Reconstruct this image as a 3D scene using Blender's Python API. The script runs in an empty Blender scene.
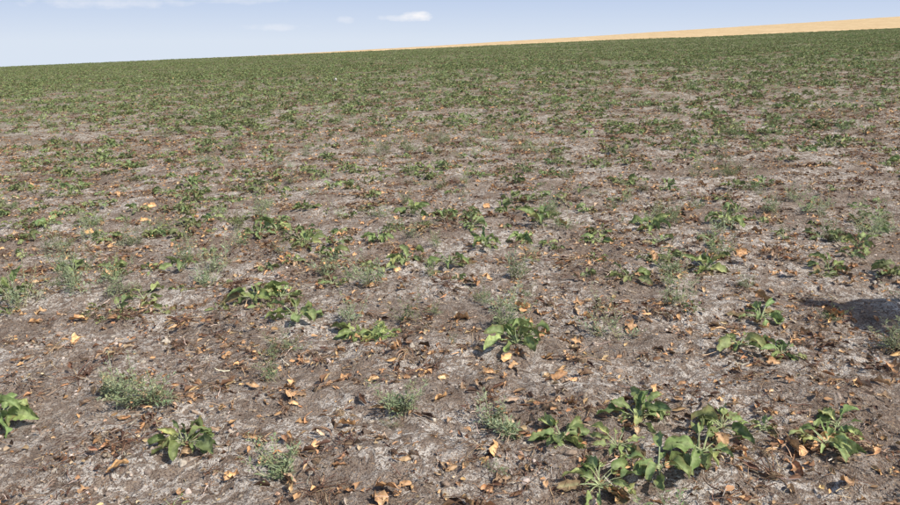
import bpy, math, random
import numpy as np
from mathutils import Vector
random.seed(7); rng=np.random.default_rng(7)
scene=bpy.context.scene
SL=0.042
ROWA=0.07
# ------------------------------------------------------------ noise
def _h(ix,iy,s):
    n=(ix.astype(np.int64)*374761393+iy.astype(np.int64)*668265263+s*982451653)&0x7fffffff
    n=((n^(n>>13))*1274126177)&0x7fffffff
    n=(n^(n>>16))&0xffff
    return n/65535.0
def vn(x,y,s=0):
    ix=np.floor(x);iy=np.floor(y);fx=x-ix;fy=y-iy
    fx=fx*fx*(3-2*fx);fy=fy*fy*(3-2*fy)
    a=_h(ix,iy,s);b=_h(ix+1,iy,s);c=_h(ix,iy+1,s);d=_h(ix+1,iy+1,s)
    return (a*(1-fx)+b*fx)*(1-fy)+(c*(1-fx)+d*fx)*fy-0.5
def fbm(x,y,o=3,s=0):
    r=0;a=1
    for i in range(o):
        r=r+a*vn(x*2**i+i*17.3,y*2**i-i*9.1,s+i);a*=.5
    return r
def height(x,y):
    x=np.asarray(x,float);y=np.asarray(y,float)
    z=SL*x
    z=z+0.05*fbm(x*.9,y*.9,2,3)
    yr=y*math.cos(ROWA)+x*math.sin(ROWA)
    z=z+0.012*np.cos(2*math.pi*yr/.5)*(1+vn(x*1.3,y*1.3,8))
    near=np.clip(1-(np.abs(y)-10)/14,0,1)*np.clip(1-(np.abs(x)-7)/8,0,1)
    d=.045*fbm(x*7,y*7,2,11)
    c=fbm(x*24,y*24,2,21)
    z=z+near*(d*.65+.014*c-.05*np.maximum(0,.10-np.abs(vn(x*5.3,y*5.3,31)))-.05*np.maximum(0,.07-np.abs(vn(x*8.3+4,y*8.3,33))))
    z=z+0.21*fbm(x*.03,y*.03,2,51)*np.clip((y-20)/80,0,1)
    return z
def mesh_np(name,V,F,smooth=True):
    me=bpy.data.meshes.new(name)
    V=np.asarray(V,np.float32);F=np.asarray(F,np.int32);k=F.shape[1]
    me.vertices.add(len(V));me.vertices.foreach_set('co',V.ravel())
    me.loops.add(F.size);me.loops.foreach_set('vertex_index',F.ravel())
    me.polygons.add(len(F));me.polygons.foreach_set('loop_start',np.arange(len(F),dtype=np.int32)*k)
    me.polygons.foreach_set('use_smooth',np.full(len(F),smooth))
    me.update(calc_edges=True)
    return me
class B:
    def __init__(s): s.v=[];s.f=[];s.c=[]
    def add(s,vs,fs,col):
        o=len(s.v);s.v+=vs;s.f+=[tuple(i+o for i in f) for f in fs]
        s.c+=[col]*len(vs) if not isinstance(col,list) else col
    def mesh(s,name,mat,smooth=True):
        me=bpy.data.meshes.new(name);me.from_pydata([tuple(v) for v in s.v],[],s.f)
        a=me.color_attributes.new('Col','FLOAT_COLOR','POINT')
        a.data.foreach_set('color',np.array([(c[0],c[1],c[2],1) for c in s.c],np.float32).ravel())
        me.polygons.foreach_set('use_smooth',[smooth]*len(me.polygons))
        me.materials.append(mat);me.update();return me
U=random.uniform
def jit(c,a=.15):
    k=1+U(-a,a);return (c[0]*k*(1+U(-a,a)*.4),c[1]*k,c[2]*k*(1+U(-a,a)*.4))
def mixc(a,b,t): return tuple(a[i]*(1-t)+b[i]*t for i in range(3))
def spine(p,az,pitch,curve,L,n,zmin=None,wob=0):
    pts=[Vector(p)];d=L/n
    for i in range(n):
        q=pts[-1]+Vector((math.cos(az)*math.cos(pitch),math.sin(az)*math.cos(pitch),math.sin(pitch)))*d
        if zmin is not None and q.z<zmin: q.z=zmin+U(0,.004)
        pts.append(q);pitch+=curve/n;az+=U(-wob,wob)
    return pts
def strip(b,pts,w0,w1,col,roll=0):
    n=len(pts);vs=[];fs=[]
    for i,p in enumerate(pts):
        t=(pts[min(i+1,n-1)]-pts[max(i-1,0)]).normalized()
        s=t.cross(Vector((0,0,1)))
        if s.length<1e-3:s=Vector((1,0,0))
        s.normalize();u=s.cross(t).normalized()
        w=w0+(w1-w0)*i/(n-1)
        a=s*math.cos(roll)+u*math.sin(roll);c=u*math.cos(roll)-s*math.sin(roll)
        vs+=[p-a*w*.5,p+c*w*.45,p+a*w*.5]
    for i in range(n-1):
        k=i*3;fs+=[(k,k+1,k+4,k+3),(k+1,k+2,k+5,k+4)]
    b.add(vs,fs,col)
def blade(b,pts,W,col,rib=None,fold=.35,rip=.15,roll=0,curl=0,tipc=None,ragged=.22):
    n=len(pts);vs=[];fs=[];cs=[];ph=U(0,6);X=[-1,-.55,0,.55,1]
    for i,p in enumerate(pts):
        t=i/(n-1)
        d=(pts[min(i+1,n-1)]-pts[max(i-1,0)]).normalized()
        s=d.cross(Vector((0,0,1)))
        if s.length<1e-3:s=Vector((1,0,0))
        s.normalize();u=s.cross(d).normalized()
        r=roll*(1+.6*t);a=s*math.cos(r)+u*math.sin(r);c=u*math.cos(r)-s*math.sin(r)
        w0=(max(.0,math.sin(math.pi*min(1,(t*.93+.05))**.75))**.8)*W*.5
        wl=w0*(1+U(-ragged,ragged));wr=w0*(1+U(-ragged,ragged))
        for x in X:
            w=wl if x<0 else wr
            xx=x
            h=abs(x)*fold*w+rip*w*math.sin(ph+t*13+x*2.5)*abs(x)+U(-.09,.09)*w
            if curl: 
                an=x*curl; xx=math.sin(an)/max(curl,.01); h+=(1-math.cos(an))/max(curl,.01)*w
            vs.append(p+a*xx*w+c*h)
            k=rib if (x==0 and rib) else col
            if tipc and (abs(x)==1 or t>.85): k=mixc(k,tipc,U(0,.8))
            cs.append(jit(k,.12))
    for i in range(n-1):
        for j in range(4):
            k=i*5+j;fs.append((k,k+1,k+6,k+5))
    b.add(vs,fs,cs)
# ------------------------------------------------------------ materials
def newmat(name):
    m=bpy.data.materials.new(name);m.use_nodes=True;nt=m.node_tree;nt.nodes.clear()
    return m,nt,nt.nodes,nt.links
def leafmat(name,rough=.6,trans=.25,var=.35,spec=.3,nscale=60,namt=.35,simple=False,hue=.03):
    m,nt,N,L=newmat(name)
    out=N.new('ShaderNodeOutputMaterial')
    if spec>0:
        p=N.new('ShaderNodeBsdfPrincipled');p.inputs['Roughness'].default_value=rough;p.inputs['Specular IOR Level'].default_value=spec;ck='Base Color'
    else: p=N.new('ShaderNodeBsdfDiffuse');ck='Color'
    at=N.new('ShaderNodeAttribute');at.attribute_name='Col'
    r1=N.new('ShaderNodeAttribute');r1.attribute_name='rnd';r1.attribute_type='GEOMETRY'
    r2=N.new('ShaderNodeAttribute');r2.attribute_name='rnd';r2.attribute_type='INSTANCER'
    ad=N.new('ShaderNodeMath');ad.operation='ADD';L.new(r1.outputs['Fac'],ad.inputs[0]);L.new(r2.outputs['Fac'],ad.inputs[1]);R=ad.outputs[0]
    mr=N.new('ShaderNodeMapRange');mr.inputs[3].default_value=1-var;mr.inputs[4].default_value=1+var
    L.new(R,mr.inputs[0])
    val=mr.outputs[0]
    if not simple:
        tc=N.new('ShaderNodeNewGeometry');no=N.new('ShaderNodeTexNoise');no.inputs['Scale'].default_value=nscale;no.inputs['Detail'].default_value=2
        L.new(tc.outputs['Position'],no.inputs['Vector'])
        m2=N.new('ShaderNodeMapRange');m2.inputs[1].default_value=.3;m2.inputs[2].default_value=.7;m2.inputs[3].default_value=1-namt;m2.inputs[4].default_value=1+namt
        L.new(no.outputs['Fac'],m2.inputs[0])
        mu=N.new('ShaderNodeMath');mu.operation='MULTIPLY';L.new(mr.outputs[0],mu.inputs[0]);L.new(m2.outputs[0],mu.inputs[1]);val=mu.outputs[0]
    hs=N.new('ShaderNodeHueSaturation');L.new(at.outputs['Color'],hs.inputs['Color']);L.new(val,hs.inputs['Value'])
    h2=N.new('ShaderNodeMath');h2.operation='MULTIPLY_ADD';h2.inputs[1].default_value=hue;h2.inputs[2].default_value=.5-hue/2
    L.new(R,h2.inputs[0]);L.new(h2.outputs[0],hs.inputs['Hue'])
    L.new(hs.outputs[0],p.inputs[ck])
    if trans>0:
        tr=N.new('ShaderNodeBsdfTranslucent');L.new(hs.outputs[0],tr.inputs['Color'])
        mx=N.new('ShaderNodeMixShader');mx.inputs[0].default_value=trans
        L.new(p.outputs[0],mx.inputs[1]);L.new(tr.outputs[0],mx.inputs[2]);L.new(mx.outputs[0],out.inputs['Surface'])
    else: L.new(p.outputs[0],out.inputs['Surface'])
    return m
M_green=leafmat('beet_leaf',.6,.22,.28,.2,60,.3)
M_weed=leafmat('weed_leaf',.75,.22,.25,0,60,.2,True)
M_dead=leafmat('dead_leaf',.85,0,.3,0,70,.4,False,.012)
M_debris=leafmat('dry_debris',.9,0,.3,0,70,.4,True,.015)
M_soilclod=leafmat('soil_clod',.95,0.0,.2,0,90,.3,False,.01)
def ramp(N,stops,interp='LINEAR'):
    r=N.new('ShaderNodeValToRGB');r.color_ramp.interpolation=interp;e=r.color_ramp.elements
    while len(e)<len(stops): e.new(.5)
    for k,(p,c) in zip(e,stops): k.position=p;k.color=(c[0],c[1],c[2],1)
    return r
def soil_material():
    m,nt,N,L=newmat('dry_soil')
    out=N.new('ShaderNodeOutputMaterial');p=N.new('ShaderNodeBsdfDiffuse')
    ge=N.new('ShaderNodeNewGeometry');P=ge.outputs['Position']
    def noise(sc,det=5,rough=.55,dist=0):
        n=N.new('ShaderNodeTexNoise');n.inputs['Scale'].default_value=sc;n.inputs['Detail'].default_value=det
        n.inputs['Roughness'].default_value=rough;n.inputs['Distortion'].default_value=dist;L.new(P,n.inputs['Vector']);return n.outputs['Fac']
    def mr(x,a,b,c=0,d=1):
        k=N.new('ShaderNodeMapRange');k.inputs[1].default_value=a;k.inputs[2].default_value=b;k.inputs[3].default_value=c;k.inputs[4].default_value=d
        L.new(x,k.inputs[0]);return k.outputs[0]
    def ma(op,a,b):
        k=N.new('ShaderNodeMath');k.operation=op
        for i,q in enumerate((a,b)):
            if isinstance(q,(int,float)):k.inputs[i].default_value=q
            else:L.new(q,k.inputs[i])
        return k.outputs[0]
    def mix(f,a,b):
        k=N.new('ShaderNodeMix');k.data_type='RGBA'
        if isinstance(f,float):k.inputs[0].default_value=f
        else:L.new(f,k.inputs[0])
        for i,q in ((6,a),(7,b)):
            if isinstance(q,tuple):k.inputs[i].default_value=(q[0],q[1],q[2],1)
            else:L.new(q,k.inputs[i])
        return k.outputs[2]
    base=ramp(N,[(.28,(.185,.14,.108)),(.5,(.33,.262,.21)),(.72,(.45,.375,.312))]);L.new(noise(9,6,.65),base.inputs[0])
    clusn=noise(1.4,4)
    c1=mix(mr(clusn,.36,.54,.55,0),base.outputs[0],(.225,.172,.135))
    fine=mr(noise(17,5,.7,.6),.46,.53);fine2=mr(noise(60,3,.6),.38,.50)
    crust=ma('MULTIPLY',ma('MULTIPLY',mr(clusn,.41,.57,.22,1),fine),fine2)
    c2=mix(crust,c1,(.78,.72,.64))
    f110=noise(110,2,.6)
    c3=mix(ma('MULTIPLY',mr(f110,.54,.60),.75),c2,(.13,.08,.057))
    c4=mix(mr(f110,.39,.35),c3,(.44,.305,.195))
    sx=N.new('ShaderNodeSeparateXYZ');L.new(P,sx.inputs[0])
    cover=ramp(N,[(.35,(.19,.14,.097)),(.5,(.175,.18,.10)),(.65,(.16,.195,.095))]);L.new(noise(.9,5,.7),cover.inputs[0])
    c5=mix(mr(sx.outputs['Y'],7,50,0,.97),c4,cover.outputs[0])
    L.new(c5,p.inputs['Color'])
    hgt=ma('ADD',noise(38,5,.72),ma('MULTIPLY',fine,.14))
    bp=N.new('ShaderNodeBump');bp.inputs['Strength'].default_value=1;bp.inputs['Distance'].default_value=.036
    L.new(hgt,bp.inputs['Height']);L.new(bp.outputs[0],p.inputs['Normal'])
    L.new(p.outputs[0],out.inputs['Surface']);return m
# ------------------------------------------------------------ ground
def axis(a,s0,flat,g,end):
    r=[a];x=a
    while x<end:
        x+=max(s0,(x-flat)*g+s0 if x>flat else s0);r.append(x)
    return r
xp=axis(0,.016,2.6,.011,420)
xs=np.array([-q for q in xp[:0:-1]]+xp)
yb=[-60,-40,-25,-15,-9,-6,-4,-2.5,-1.5,-.8,-.2,.3,.7,1.0,1.2,1.35,1.5]
ys=np.array(yb+axis(1.6,.014,3.4,.007,182))
ys[-1]=182
X,Y=np.meshgrid(xs,ys);Z=height(X,Y)
nx,ny=len(xs),len(ys)
V=np.stack([X.ravel(),Y.ravel(),Z.ravel()],1)
I=np.arange(nx*ny).reshape(ny,nx)
F=np.stack([I[:-1,:-1].ravel(),I[:-1,1:].ravel(),I[1:,1:].ravel(),I[1:,:-1].ravel()],1)
me=mesh_np('ground',V,F);me.materials.append(soil_material())
g=bpy.data.objects.new('ground',me);scene.collection.objects.link(g)
# ------------------------------------------------------------ golden field beyond
def far_h(x,y):
    k=(y-181)/320
    e=-3.2+(x+106)*.0178
    e=np.where(x<-106,-3.2+(x+106)*.03,e)
    return SL*x-.15+k*e+.21*fbm(x*.03,y*.03,2,51)*np.clip(1-k*3,0,1)+.25*fbm(x*.02,y*.02,2,60)*np.clip(k*3,0,1)+.12*fbm(x*.5,y*.5,2,61)
fx=np.linspace(-700,900,700);fy=np.concatenate([np.linspace(178,230,60),np.linspace(232,520,140)])
X,Y=np.meshgrid(fx,fy);Z=far_h(X,Y)
Z+=np.where(Y>184,.35*np.clip((X+90)/60,0,1),-.2)
V=np.stack([X.ravel(),Y.ravel(),Z.ravel()],1);I=np.arange(X.size).reshape(X.shape)
F=np.stack([I[:-1,:-1].ravel(),I[:-1,1:].ravel(),I[1:,1:].ravel(),I[1:,:-1].ravel()],1)
me=mesh_np('wheat_field',V,F)
m,nt,N,L=newmat('ripe_wheat');out=N.new('ShaderNodeOutputMaterial');p=N.new('ShaderNodeBsdfDiffuse')
ge=N.new('ShaderNodeNewGeometry');mp=N.new('ShaderNodeMapping');mp.inputs['Scale'].default_value=(.6,.05,.6);L.new(ge.outputs['Position'],mp.inputs[0])
no=N.new('ShaderNodeTexNoise');no.inputs['Scale'].default_value=1;no.inputs['Detail'].default_value=6;L.new(mp.outputs[0],no.inputs['Vector'])
r=ramp(N,[(.3,(.46,.33,.18)),(.7,(.66,.50,.30))]);L.new(no.outputs['Fac'],r.inputs[0]);L.new(r.outputs[0],p.inputs['Color']);L.new(p.outputs[0],out.inputs['Surface'])
me.materials.append(m)
o=bpy.data.objects.new('wheat_field',me);scene.collection.objects.link(o)
# ------------------------------------------------------------ plants
GR=(.145,.195,.07);GR2=(.215,.275,.10);YG=(.38,.41,.16);RIB=(.34,.38,.20)
BRN=(.20,.12,.07)
def beet(b,size=1,n=9,upright=.9,yellow=.12,base=GR,dead=.16):
    for i in range(n):
        az=i*2.4+U(-.5,.5);t=i/n
        pitch=upright*U(.5,1.35)+(.3-.6*t)
        pl=.07*size*U(.5,1.3);bl=.105*size*U(.5,1.25);W=bl*U(.28,.54)
        col=mixc(base,GR2,U(0,1));tip=None
        if random.random()<yellow: col=mixc(col,YG,U(.3,1))
        if random.random()<.4: tip=BRN
        if random.random()<dead: col=mixc(col,BRN,.9);pitch*=.35
        col=jit(col,.2)
        pt=spine((U(-.012,.012),U(-.012,.012),.0),az,pitch,-U(.1,.9),pl,3,.003)
        strip(b,pt,.007*size,.0045*size,jit(RIB,.15),U(-.3,.3))
        sp=spine(pt[-1],az+U(-.2,.2),pitch-.3,-U(.6,2.8),bl,9,.006,.16)
        blade(b,sp,W,col,mixc(col,RIB,.4),U(.1,.7),U(.25,.55),U(-.9,.9),random.choice([0,.4,.8]),tip)
def weed(b,h=.2,ns=6,leafn=26,col=(.15,.18,.10)):
    lx,ly=U(-.3,.3),U(-.3,.3)
    for s in range(ns):
        az=U(0,6.28);pitch=U(.55,1.5)
        L_=h*random.choice([U(.3,.7),U(.6,1.0),U(.9,1.45)]);sp=spine((U(-.055,.055)*(h/.2),U(-.055,.055)*(h/.2),0),az,pitch,U(-.5,.4),L_,6,.003,.18)
        sp=[q+Vector((lx,ly,0))*q.z for q in sp]
        strip(b,sp,.004,.002,jit((.36,.35,.21),.2))
        cc=jit(col,.15)
        for k in range(leafn):
            t=U(.08,1);i=min(5,int(t*6));q=sp[i].lerp(sp[i+1],t*6-i if t<1 else 0)
            a2=U(0,6.28);sl=U(.004,.035)*(1.15-t)
            q2=q+Vector((math.cos(a2),math.sin(a2),U(0,1.1)))*sl
            l=U(.012,.034)*(1.2-.5*t);w=l*U(.22,.42);d=Vector((math.cos(a2),math.sin(a2),U(-.2,1.2))).normalized()
            sd=d.cross(Vector((U(-.4,.4),U(-.4,.4),1))).normalized();up=sd.cross(d)
            c=jit(cc,.25)
            b.add([q2,q2+d*l*.45+sd*w*.5+up*w*.2,q2+d*l,q2+d*l*.45-sd*w*.5+up*w*.2],[(0,1,2),(0,2,3)],c)
            if sl>.02 and k%2==0: strip(b,[q,q2],.0015,.001,c)
DB=(.115,.072,.052);RB=(.20,.118,.08);TAN=(.46,.33,.21);OR=(.54,.32,.165);PALE=(.58,.48,.37)
def dcrown(b,n=26,R=.16,dark=.8):
    cx,cy=U(-1,1),U(-1,1)
    for i in range(n):
        az=random.choice([U(0,6.28),math.atan2(cy,cx)+random.gauss(0,.9)]);L_=R*U(.3,1.2);c=mixc(DB,RB,U(0,1)) if random.random()<dark else mixc(TAN,RB,U(0,.8))
        sp=spine((U(-.035,.035),U(-.035,.035),U(.005,.02)),az,U(.0,.7),-U(.7,2.4),L_,5,.003,.3)
        strip(b,sp,U(.0022,.0055),U(.0012,.003),jit(c,.3),U(-1,1))
        if random.random()<.5:
            s2=spine(sp[-1],az+U(-.8,.8),U(-.3,.5),U(-1,.6),U(.03,.08),4,.003,.4)
            cc=mixc(DB,RB,U(0,1)) if random.random()<.45 else mixc(OR,TAN,U(0,1))
            blade(b,s2,U(.012,.032),jit(cc,.25),None,U(.3,.9),.4,U(-1,1),U(.6,1.6))
    vs=[];fs=[]
    for r in range(4):
        for k in range(7):
            a=k/7*6.28;rr=[.024,.022,.014,.003][r]*U(.85,1.15);vs.append(Vector((math.cos(a)*rr,math.sin(a)*rr,[-.01,.006,.014,.018][r])))
    for r in range(3):
        for k in range(7): fs.append((r*7+k,r*7+(k+1)%7,(r+1)*7+(k+1)%7,(r+1)*7+k))
    b.add(vs,fs,jit((.18,.13,.09),.1))
def dleaf(b,L_=.08,col=OR):
    c=jit(col,.15)
    sp=spine((0,0,U(.003,.009)),U(0,6.28),U(-.1,.6),-U(.2,2.2),L_,7,.003,.35)
    blade(b,sp,L_*U(.3,.62),c,mixc(c,PALE,.2),U(.0,.6),U(.3,.7),U(-.7,.7),random.choice([.3,.8,1.3,1.9]),mixc(c,RB,.8),.35)
    if random.random()<.6: strip(b,spine(sp[0],U(0,6.28),.1,-.2,L_*.5,3,.003,.3),.003,.002,mixc(c,RB,.4))
def debris(b,n=28,R=.14):
    for i in range(n):
        a=U(0,6.28);r=R*math.sqrt(U(0,1));c=random.choice([DB,DB,RB,RB,DB,TAN,(.34,.24,.16),PALE])
        l=U(.015,.085);sp=spine((math.cos(a)*r,math.sin(a)*r,U(.002,.018)),U(0,6.28),U(-.2,.35),U(-.6,.3),l,3,.002,.4)
        strip(b,sp,U(.0018,.005),U(.001,.003),jit(c,.3),U(-1,1))
    for i in range(9):
        a=U(0,6.28);r=R*math.sqrt(U(0,1));l=U(.012,.04)
        sp=spine((math.cos(a)*r,math.sin(a)*r,U(.003,.012)),U(0,6.28),U(-.2,.4),U(-1,.5),l,3,.002,.5)
        blade(b,sp,l*U(.4,.8),jit(random.choice([RB,RB,DB,OR,TAN,OR,RB]),.3),None,.4,.5,U(-.8,.8),U(.3,1.4))
def clod(b):
    import bmesh
    bm=bmesh.new();bmesh.ops.create_icosphere(bm,subdivisions=2,radius=1)
    s=Vector((U(.7,1.2),U(.7,1.2),U(.35,.6)));o=Vector((U(0,50),U(0,50),U(0,50)))
    from mathutils import noise as mn
    for v in bm.verts:
        k=1+.6*mn.noise(v.co*1.3+o)+.5*mn.noise(v.co*3+o);v.co=Vector((v.co.x*s.x,v.co.y*s.y,v.co.z*s.z))*k
    c=jit(random.choice([(.33,.262,.21),(.33,.262,.21),(.27,.21,.165),(.48,.41,.345)]),.15)
    b.add([v.co.copy() for v in bm.verts],[tuple(v.index for v in f.verts) for f in bm.faces],c);bm.free()
def protos(tag,n,fn,mat,smooth=True):
    col=bpy.data.collections.new(tag+'_parts')
    for i in range(n):
        b=B();fn(b,i);ob=bpy.data.objects.new('%s_proto_%02d'%(tag,i),b.mesh('%s_mesh_%02d'%(tag,i),mat,smooth));col.objects.link(ob)
    return col
P_beet=protos('beet',14,lambda b,i:beet(b,U(.8,1.15),random.randint(7,15),U(.45,1.0),.2,mixc(GR,(.165,.19,.10),U(0,.8))),M_green)
P_weed=protos('weed',10,lambda b,i:weed(b,U(.13,.23),random.randint(6,11),28,mixc((.29,.325,.20),(.20,.26,.12),U(0,.8))),M_weed,False)
P_crown=protos('crown',10,lambda b,i:dcrown(b,random.randint(14,24),U(.10,.17),U(.6,.95)),M_debris)
P_leaf=protos('dleaf',24,lambda b,i:dleaf(b,U(.035,.075),random.choice([OR,OR,OR,mixc(OR,TAN,.5),TAN,mixc(TAN,RB,.4),mixc(OR,RB,.6),mixc(TAN,PALE,.3)])),M_dead)
P_debris=protos('debris',8,lambda b,i:debris(b),M_debris)
P_clod=protos('clod',8,lambda b,i:clod(b),M_soilclod)
def scatter(name,coll,x,y,scl,tilt=.12,real=0):
    if 0<real<500:
        k=y<real
        if (~k).any():
            scatter(name,coll,x[k],y[k],scl[k],tilt,1000);return scatter(name,coll,x[~k],y[~k],scl[~k],tilt,0)
    n=len(x);z=height(x,y)
    me=bpy.data.meshes.new(name);me.vertices.add(n);me.vertices.foreach_set('co',np.stack([x,y,z],1).astype(np.float32).ravel())
    a=me.attributes.new('rot','FLOAT_VECTOR','POINT')
    a.data.foreach_set('vector',np.stack([rng.normal(0,tilt,n),rng.normal(0,tilt,n),rng.uniform(0,6.283,n)],1).astype(np.float32).ravel())
    a=me.attributes.new('scl','FLOAT','POINT');a.data.foreach_set('value',scl.astype(np.float32))
    a=me.attributes.new('rnd','FLOAT','POINT');a.data.foreach_set('value',rng.uniform(0,1,n).astype(np.float32))
    a=me.attributes.new('idx','INT','POINT');a.data.foreach_set('value',rng.integers(0,len(coll.objects),n).astype(np.int32))
    ob=bpy.data.objects.new(name,me);scene.collection.objects.link(ob)
    ng=bpy.data.node_groups.new(name+'_gn','GeometryNodeTree')
    ng.interface.new_socket('Geometry',in_out='INPUT',socket_type='NodeSocketGeometry');ng.interface.new_socket('Geometry',in_out='OUTPUT',socket_type='NodeSocketGeometry')
    N=ng.nodes;L=ng.links;gi=N.new('NodeGroupInput');go=N.new('NodeGroupOutput')
    ci=N.new('GeometryNodeCollectionInfo');ci.inputs['Collection'].default_value=coll
    ci.inputs['Separate Children'].default_value=True;ci.inputs['Reset Children'].default_value=True
    ip=N.new('GeometryNodeInstanceOnPoints');ip.inputs['Pick Instance'].default_value=True
    def at(nm,t):
        k=N.new('GeometryNodeInputNamedAttribute');k.data_type=t;k.inputs['Name'].default_value=nm
        return [o for o in k.outputs if o.enabled and o.name=='Attribute'][0]
    L.new(gi.outputs[0],ip.inputs['Points']);L.new(ci.outputs[0],ip.inputs['Instance'])
    L.new(at('idx','INT'),ip.inputs['Instance Index'])
    e=N.new('FunctionNodeEulerToRotation');L.new(at('rot','FLOAT_VECTOR'),e.inputs[0]);L.new(e.outputs[0],ip.inputs['Rotation'])
    L.new(at('scl','FLOAT'),ip.inputs['Scale'])
    if real:
        rz=N.new('GeometryNodeRealizeInstances');L.new(ip.outputs[0],rz.inputs[0]);L.new(rz.outputs[0],go.inputs[0])
    else: L.new(ip.outputs[0],go.inputs[0])
    md=ob.modifiers.new('scatter','NODES');md.node_group=ng
    return ob
def pts(bands,row=0.0,jx=.06,clus=None):
    XS=[];YS=[]
    for y0,y1,d in bands:
        w=.74*y1+1.3;n=int(d*(y1-y0)*2*w);x=rng.uniform(-w,w,n);y=rng.uniform(y0,y1,n)
        k=np.abs(x)<.74*y+1.3;x=x[k];y=y[k]
        if clus:
            f,s,lo,hi=clus;c=fbm(x*f,y*f,2,s);pr=np.clip((c-lo)/(hi-lo),.08,1);k=rng.uniform(0,1,len(x))<pr;x=x[k];y=y[k]
        XS.append(x);YS.append(y)
    x=np.concatenate(XS);y=np.concatenate(YS)
    if row>0:
        m=rng.uniform(0,1,len(x))<row
        yr=y*math.cos(ROWA)+x*math.sin(ROWA);yn=np.round(yr/.5)*.5+rng.normal(0,jx,len(x))
        y=np.where(m,y+(yn-yr),y)
    return x,y
def keepaway(x,y,P,r):
    k=np.ones(len(x),bool)
    for px,py in P:k&=((x-px)**2+(y-py)**2)>r*r
    return x[k],y[k]
HB=[(-1.11,2.61,.95,0),(-2.06,2.87,1.1,0),(-1.30,4.43,1.25,1),(-1.12,4.40,1.0,1),(-.925,4.0,1.15,1),(-.51,3.75,1.1,1),(-.40,3.72,.8,1),(.35,3.47,1.2,0),(.42,3.58,.9,0),(-.34,5.14,1.2,1),(0,5.01,1.2,1),
(1.70,5.82,1.15,0),(1.77,4.67,1.1,0),(.83,2.76,1.05,0),(1.51,3.37,1.0,1),(1.78,3.78,1.15,1),(.98,2.42,1.1,1),(.80,2.34,.95,1),(.56,2.29,.95,2),(.46,2.60,.95,1),
(1.48,2.45,.95,2),(.80,6.08,1.2,0),(-.89,5.21,1.1,0),(-3.06,4.67,1.25,0),(2.35,5.8,1.15,0),(1.13,2.62,.95,1),(-.35,6.6,1.1,0),(1.30,2.60,.65,1),(1.7,3.3,.85,1),(.68,2.50,.75,2),(1.62,2.62,.8,1),(.28,5.4,1,0),(.6,5.6,1.1,0),(-.6,5.7,1,1),(2.6,4.6,1,0),(-1.2,5.6,1,0),(-1.6,6.3,1.1,0),(1.2,5.5,1,1),(3.0,5.0,1.1,0)]
HW=[(-1.52,2.99,.21),(-.67,2.42,.13),(-1.38,3.0,.15),(-1.78,5.06,.29),(-3.24,6.11,.32),(-2.6,4.68,.32),(-2.8,4.9,.28),(.18,2.76,.13),(-.23,2.86,.14),(.91,3.61,.23),(1.35,3.96,.22),(-.52,4.62,.24),(3.22,5.22,.3),(.32,3.80,.2),(1.85,5.9,.27),(.9,6.3,.3),(-2.35,4.62,.22),
(-2.9,6.0,.3),(-2.7,6.4,.3),(-1.9,6.8,.3),(-2.1,5.4,.22),(2.0,5.0,.23),(1.5,4.6,.19),(-.9,4.9,.2),(.45,4.6,.22),(3.5,5.5,.27),(2.9,6.2,.27),(-2.9,4.5,.26),(-2.5,5.0,.24),(-1.75,4.8,.22),(.25,2.65,.1),(-1.62,3.1,.14),(-3.4,5.8,.3),(-3.0,5.3,.26)]
def hero(name,b,mat,x,y,smooth=True,rr=(.5,.85)):
    ob=bpy.data.objects.new(name,b.mesh(name,mat,smooth));scene.collection.objects.link(ob)
    a=ob.data.attributes.new('rnd','FLOAT','POINT');a.data.foreach_set('value',np.full(len(ob.data.vertices),U(*rr),np.float32))
    ob.location=(x,y,float(height(x,y))+(.006 if mat==M_green else -.004));ob.rotation_euler=(0,0,U(0,6.28))
for x,y,s,k in HB:
    b=B();beet(b,s,random.randint(13,20),[.95,.62,.72][k],[.2,.25,.6][k],[mixc(GR,GR2,.2),mixc(GR,GR2,.5),GR2][k],.1);hero('sugar_beet_plant',b,M_green,x,y)
for x,y,h in HW:
    b=B();weed(b,h,random.randint(9,15),34,mixc((.30,.33,.205),(.21,.27,.125),U(0,.6)));hero('weed_plant',b,M_weed,x,y,False)
for x,y,R in [(-.49,2.29,.2),(.11,2.20,.18),(1.65,2.42,.2),(-1.9,3.3,.2),(-.1,3.3,.18)]:
    b=B();dcrown(b,30,R,.9);hero('dead_beet_plant',b,M_debris,x,y,True,(.2,.6))
HP=[(a[0],a[1]) for a in HB]
x,y=pts([(1.6,6,7.5),(6,14,14),(14,28,12),(28,60,9),(60,110,5),(110,181,2.6)],.80,.065,(.55,101,-.45,.25));x,y=keepaway(x,y,HP,.2)
k=(y>4.2)|(rng.uniform(0,1,len(x))<.35);x=x[k];y=y[k]
scatter('sugar_beet_crop',P_beet,x,y,rng.uniform(.35,1.0,len(x))*np.clip(.88+y/60,.88,1.5),.15,14)
x,y=pts([(1.6,6,3.2),(6,14,5.0),(14,28,3.5),(28,60,1.5),(60,110,.6)],.3,.1,(.45,140,-.3,.4));x,y=keepaway(x,y,HP,.2)
scatter('weeds',P_weed,x,y,rng.uniform(.3,1.1,len(x)),.15,8)
x,y=pts([(1.3,6,7.5),(6,14,8.5),(14,30,6),(30,60,2.5),(60,110,.8)],.8,.08);x,y=keepaway(x,y,HP,.12)
scatter('dead_beet_tops',P_crown,x,y,rng.uniform(.5,1.1,len(x)),.1,18)
x,y=pts([(1.3,6,120),(6,14,62),(14,30,16),(30,50,4)],.5,.12,(.9,170,-.5,.5));scatter('dead_leaf_litter',P_leaf,x,y,rng.gamma(4,.22,len(x)).clip(.25,1.4),.3,100)
x,y=pts([(1.3,6,42),(6,14,26),(14,24,9)],.6,.12,(1.1,190,-.6,.35));scatter('plant_debris',P_debris,x,y,rng.uniform(.5,1.2,len(x)),.08,100)
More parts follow.
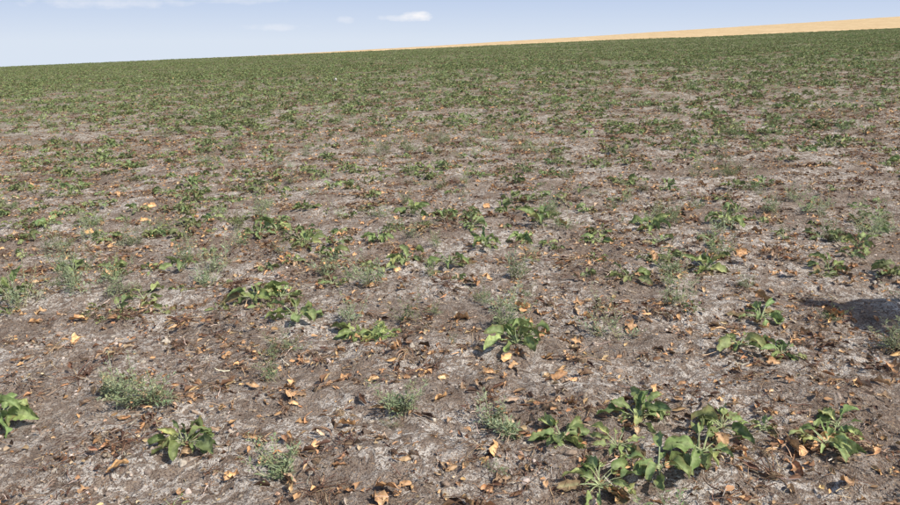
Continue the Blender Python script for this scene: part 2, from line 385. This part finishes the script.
x,y=pts([(1.3,5,150),(5,9,50)],0,.1,(1.6,210,-.5,.4));scatter('soil_clods',P_clod,x,y,rng.gamma(2,.0038,len(x)).clip(.003,.022),.5,100)
b=B()
for x,y,l in [(-.28,2.30,.12),(-1.29,2.47,.09),(-1.0,3.18,.09),(-.88,2.38,.08),(-2.58,5.1,.14),(-2.3,4.14,.13),(-.3,5.0,.08),(1.35,2.38,.12),(1.42,2.42,.1),(-.75,3.0,.09),(.3,3.2,.08),(-2.0,4.3,.12),(-1.9,4.2,.1),(-.6,2.28,.07),(2.0,2.9,.1),(1.9,2.5,.1),(-.55,3.6,.08)]:
    bb=B();dleaf(bb,l,random.choice([OR,OR,mixc(OR,TAN,.5)]));z=float(height(x,y))
    b.add([v+Vector((x,y,z+.008)) for v in bb.v],bb.f,bb.c)
ob=bpy.data.objects.new('fallen_beet_leaves',b.mesh('fallen_beet_leaves',M_dead));scene.collection.objects.link(ob)
a=ob.data.attributes.new('rnd','FLOAT','POINT');a.data.foreach_set('value',np.full(len(ob.data.vertices),.75,np.float32))
b=B();clod(b);b.c=[(.75,.72,.66)]*len(b.v);ob=bpy.data.objects.new('white_stone',b.mesh('white_stone',M_soilclod));scene.collection.objects.link(ob)
ob.location=(-5.2,33.0,float(height(-5.2,33.0))+.14);ob.scale=(.05,.05,.13)
# ------------------------------------------------------------ person standing beside (off to the right; casts the shadow)
def simple(name,c,r=.8):
    m,nt,N,L=newmat(name);o=N.new('ShaderNodeOutputMaterial');p=N.new('ShaderNodeBsdfPrincipled');p.inputs['Roughness'].default_value=r
    n=N.new('ShaderNodeTexNoise');n.inputs['Scale'].default_value=30;rr=ramp(N,[(.3,tuple(q*.8 for q in c)),(.7,tuple(q*1.15 for q in c))]);L.new(n.outputs['Fac'],rr.inputs[0]);L.new(rr.outputs[0],p.inputs['Base Color']);L.new(p.outputs[0],o.inputs[0]);return m
def skin(name,verts,edges,radii,sub=2):
    me=bpy.data.meshes.new(name);me.from_pydata(verts,edges,[]);ob=bpy.data.objects.new(name,me);scene.collection.objects.link(ob)
    md=ob.modifiers.new('s','SKIN');md.use_smooth_shade=True
    for v,r in zip(me.skin_vertices[0].data,radii): v.radius=r if isinstance(r,tuple) else (r,r)
    me.skin_vertices[0].data[0].use_root=True
    s=ob.modifiers.new('u','SUBSURF');s.levels=sub;s.render_levels=sub
    return ob
made=[]
mS=simple('skin',(.42,.26,.18),.5);mH=simple('hair',(.04,.025,.018),.6);mT=simple('shirt',(.12,.16,.24));mJ=simple('trousers',(.06,.065,.08));mB=simple('boots',(.05,.035,.025),.6)
pe=bpy.data.objects.new('person',None);scene.collection.objects.link(pe)
Vb=[(0,0,.95),(0,0,1.12),(0,.01,1.30),(0,0,1.43),(0,.0,1.50),(0,.01,1.58),(0,.015,1.66),(0,.01,1.72)]
Rb=[(.16,.11),(.145,.10),(.165,.11),(.13,.09),(.055,.055),(.075,.085),(.085,.10),(.06,.07)]
Eb=[(i,i+1) for i in range(7)]
for sx in (-1,1):
    k=len(Vb);Vb+=[(sx*.19,0,1.42),(sx*.24,-.01,1.14),(sx*.25,.06,.89)];Rb+=[.058,.043,.03];Eb+=[(3,k),(k,k+1),(k+1,k+2)]
    k=len(Vb);Vb+=[(sx*.10,0,.86),(sx*.115,.02,.50),(sx*.12,-.01,.10),(sx*.125,.0,.045),(sx*.14,.15,.035)];Rb+=[.095,.062,.045,.045,.04];Eb+=[(0,k),(k,k+1),(k+1,k+2),(k+2,k+3),(k+3,k+4)]
bd=skin('body',Vb,Eb,Rb);made.append((bd,None))
made.append((skin('hair',[(0,-.02,1.66),(0,-.01,1.74),(0,.03,1.77),(0,-.05,1.6)],[(0,1),(1,2),(0,3)],[(.088,.095),(.085,.095),(.06,.05),(.07,.05)]),mH))
made.append((skin('nose',[(0,.10,1.66),(0,.125,1.63)],[(0,1)],[.01,.015]),mS))
for sx in (-1,1):
    t='r' if sx>0 else 'l'
    vs=[(sx*.25,.065,.87),(sx*.25,.075,.81)];es=[(0,1)];rs=[(.022,.034),(.018,.038)]
    for i in range(4):
        k=len(vs);y0=.045+i*.022;l=[.06,.075,.08,.07][i];vs+=[(sx*.25,y0,.80),(sx*.248,y0+.003,.80-l*.5),(sx*.238,y0+.005,.80-l)];rs+=[.009,.0085,.007];es+=[(1,k),(k,k+1),(k+1,k+2)]
    k=len(vs);vs+=[(sx*.24,.115,.83),(sx*.232,.13,.79)];rs+=[.011,.009];es+=[(0,k),(k,k+1)]
    made.append((skin('hand_'+t,vs,es,rs,1),mS))
    made.append((skin('eye_'+t,[(sx*.032,.100,1.675),(sx*.032,.104,1.675)],[(0,1)],[.009,.009],1),mH))
    made.append((skin('ear_'+t,[(sx*.088,.01,1.68),(sx*.09,.01,1.64)],[(0,1)],[(.01,.022),(.009,.014)],1),mS))
hid=[o for o in scene.objects if o.modifiers and o.modifiers[0].type=='NODES']
for o in hid: o.modifiers[0].show_viewport=False
bpy.context.view_layer.update();dg=bpy.context.evaluated_depsgraph_get()
nm=[bpy.data.meshes.new_from_object(o.evaluated_get(dg)) for o,_ in made]
for (o,mt),m2 in zip(made,nm):
    o.modifiers.clear();o.data=m2;o.parent=pe
    if mt: o.data.materials.append(mt)
for mm in (mS,mT,mJ,mB): bd.data.materials.append(mm)
for pl in bd.data.polygons:
    c=pl.center;pl.material_index=3 if c.z<.12 else (2 if (c.z<.98 and abs(c.x)<.21 and not(c.z>.86 and abs(c.x)>.2)) else (1 if c.z<1.47 and not(abs(c.x)>.2 and c.z<1.12) else 0))
for o in hid: o.modifiers[0].show_viewport=True
pe.location=(3.50,3.24,float(height(3.50,3.24)));pe.rotation_euler=(0,0,math.radians(66))
# ------------------------------------------------------------ sun, sky, camera
EL=math.radians(50);sv=Vector((.88,-.47,0)).normalized()
sd=Vector((sv.x*math.cos(EL),sv.y*math.cos(EL),math.sin(EL)))
ld=bpy.data.lights.new('sun','SUN');ld.energy=5.0;ld.angle=math.radians(.53);ld.color=(1,.94,.85)
lo=bpy.data.objects.new('sun',ld);scene.collection.objects.link(lo);lo.rotation_euler=sd.to_track_quat('Z','Y').to_euler()
w=bpy.data.worlds.new('World');scene.world=w;w.use_nodes=True;nt=w.node_tree;N=nt.nodes;L=nt.links;N.clear()
wo=N.new('ShaderNodeOutputWorld');bg=N.new('ShaderNodeBackground');bg.inputs['Strength'].default_value=.14
sk=N.new('ShaderNodeTexSky');sk.sky_type='NISHITA';sk.sun_disc=False;sk.sun_elevation=EL;sk.sun_rotation=math.atan2(sv.x,sv.y);sk.dust_density=1.5;sk.ozone_density=1.0;sk.air_density=1.0
tc=N.new('ShaderNodeTexCoord');sp=N.new('ShaderNodeSeparateXYZ');L.new(tc.outputs['Generated'],sp.inputs[0])
def wm(op,a,b=None,c=None):
    k=N.new('ShaderNodeMath');k.operation=op
    for i,q in enumerate((a,b,c)):
        if q is None: continue
        if isinstance(q,(int,float)):k.inputs[i].default_value=q
        else:L.new(q,k.inputs[i])
    return k.outputs[0]
u=wm('DIVIDE',sp.outputs[0],sp.outputs[1]);v=wm('DIVIDE',sp.outputs[2],sp.outputs[1])
cb=N.new('ShaderNodeCombineXYZ');L.new(u,cb.inputs[0]);L.new(wm('MULTIPLY',v,2.2),cb.inputs[1])
nz=N.new('ShaderNodeTexNoise');nz.inputs['Scale'].default_value=45;nz.inputs['Detail'].default_value=6;L.new(cb.outputs[0],nz.inputs['Vector'])
hz=ramp(N,[(0,(5.0,5.55,6.35)),(.35,(3.4,4.25,5.9)),(1,(1.9,2.9,4.9))]);L.new(wm('MULTIPLY',sp.outputs[2],5.0),hz.inputs[0])
hf=wm('MINIMUM',wm('MAXIMUM',wm('MULTIPLY_ADD',sp.outputs[2],-3.0,1.25),0.0),1.0)
m0=N.new('ShaderNodeMix');m0.data_type='RGBA';L.new(hf,m0.inputs[0]);L.new(sk.outputs[0],m0.inputs[6]);L.new(hz.outputs[0],m0.inputs[7])
tot=None
for cu,cv,a,b_,st in [(-.047,.0315,.026,.0075,1.0),(-.065,.029,.035,.005,.6),(-.141,.027,.015,.006,.35),(-.236,.0175,.045,.006,.3),(-.455,.05,.13,.01,.35),(-.28,.054,.08,.008,.35),(.25,.07,.2,.01,.3)]:
    e=wm('ADD',wm('POWER',wm('ABSOLUTE',wm('DIVIDE',wm('SUBTRACT',u,cu),a)),2.0),wm('POWER',wm('ABSOLUTE',wm('DIVIDE',wm('SUBTRACT',v,cv),b_)),2.0))
    q=wm('SUBTRACT',wm('MULTIPLY',nz.outputs['Fac'],2.6),wm('ADD',e,.4))
    q=wm('MINIMUM',wm('MAXIMUM',wm('MULTIPLY',q,.95),0.0),1.0);q=wm('MULTIPLY',q,st)
    tot=q if tot is None else wm('MAXIMUM',tot,q)
tot=wm('MULTIPLY',tot,wm('GREATER_THAN',sp.outputs[1],0.0))
mx=N.new('ShaderNodeMix');mx.data_type='RGBA';L.new(tot,mx.inputs[0]);L.new(m0.outputs[2],mx.inputs[6]);mx.inputs[7].default_value=(6.7,6.7,6.9,1)
L.new(mx.outputs[2],bg.inputs[0]);L.new(bg.outputs[0],wo.inputs[0])
cd=bpy.data.cameras.new('camera');cd.sensor_width=36;cd.lens=28.24;cd.clip_start=.05;cd.clip_end=5000
co=bpy.data.objects.new('camera',cd);scene.collection.objects.link(co);co.location=(0,0,1.6);co.rotation_euler=(math.radians(90-16.7),0,0)
scene.camera=co
scene.view_settings.view_transform='Standard';scene.view_settings.look='None';scene.view_settings.exposure=0
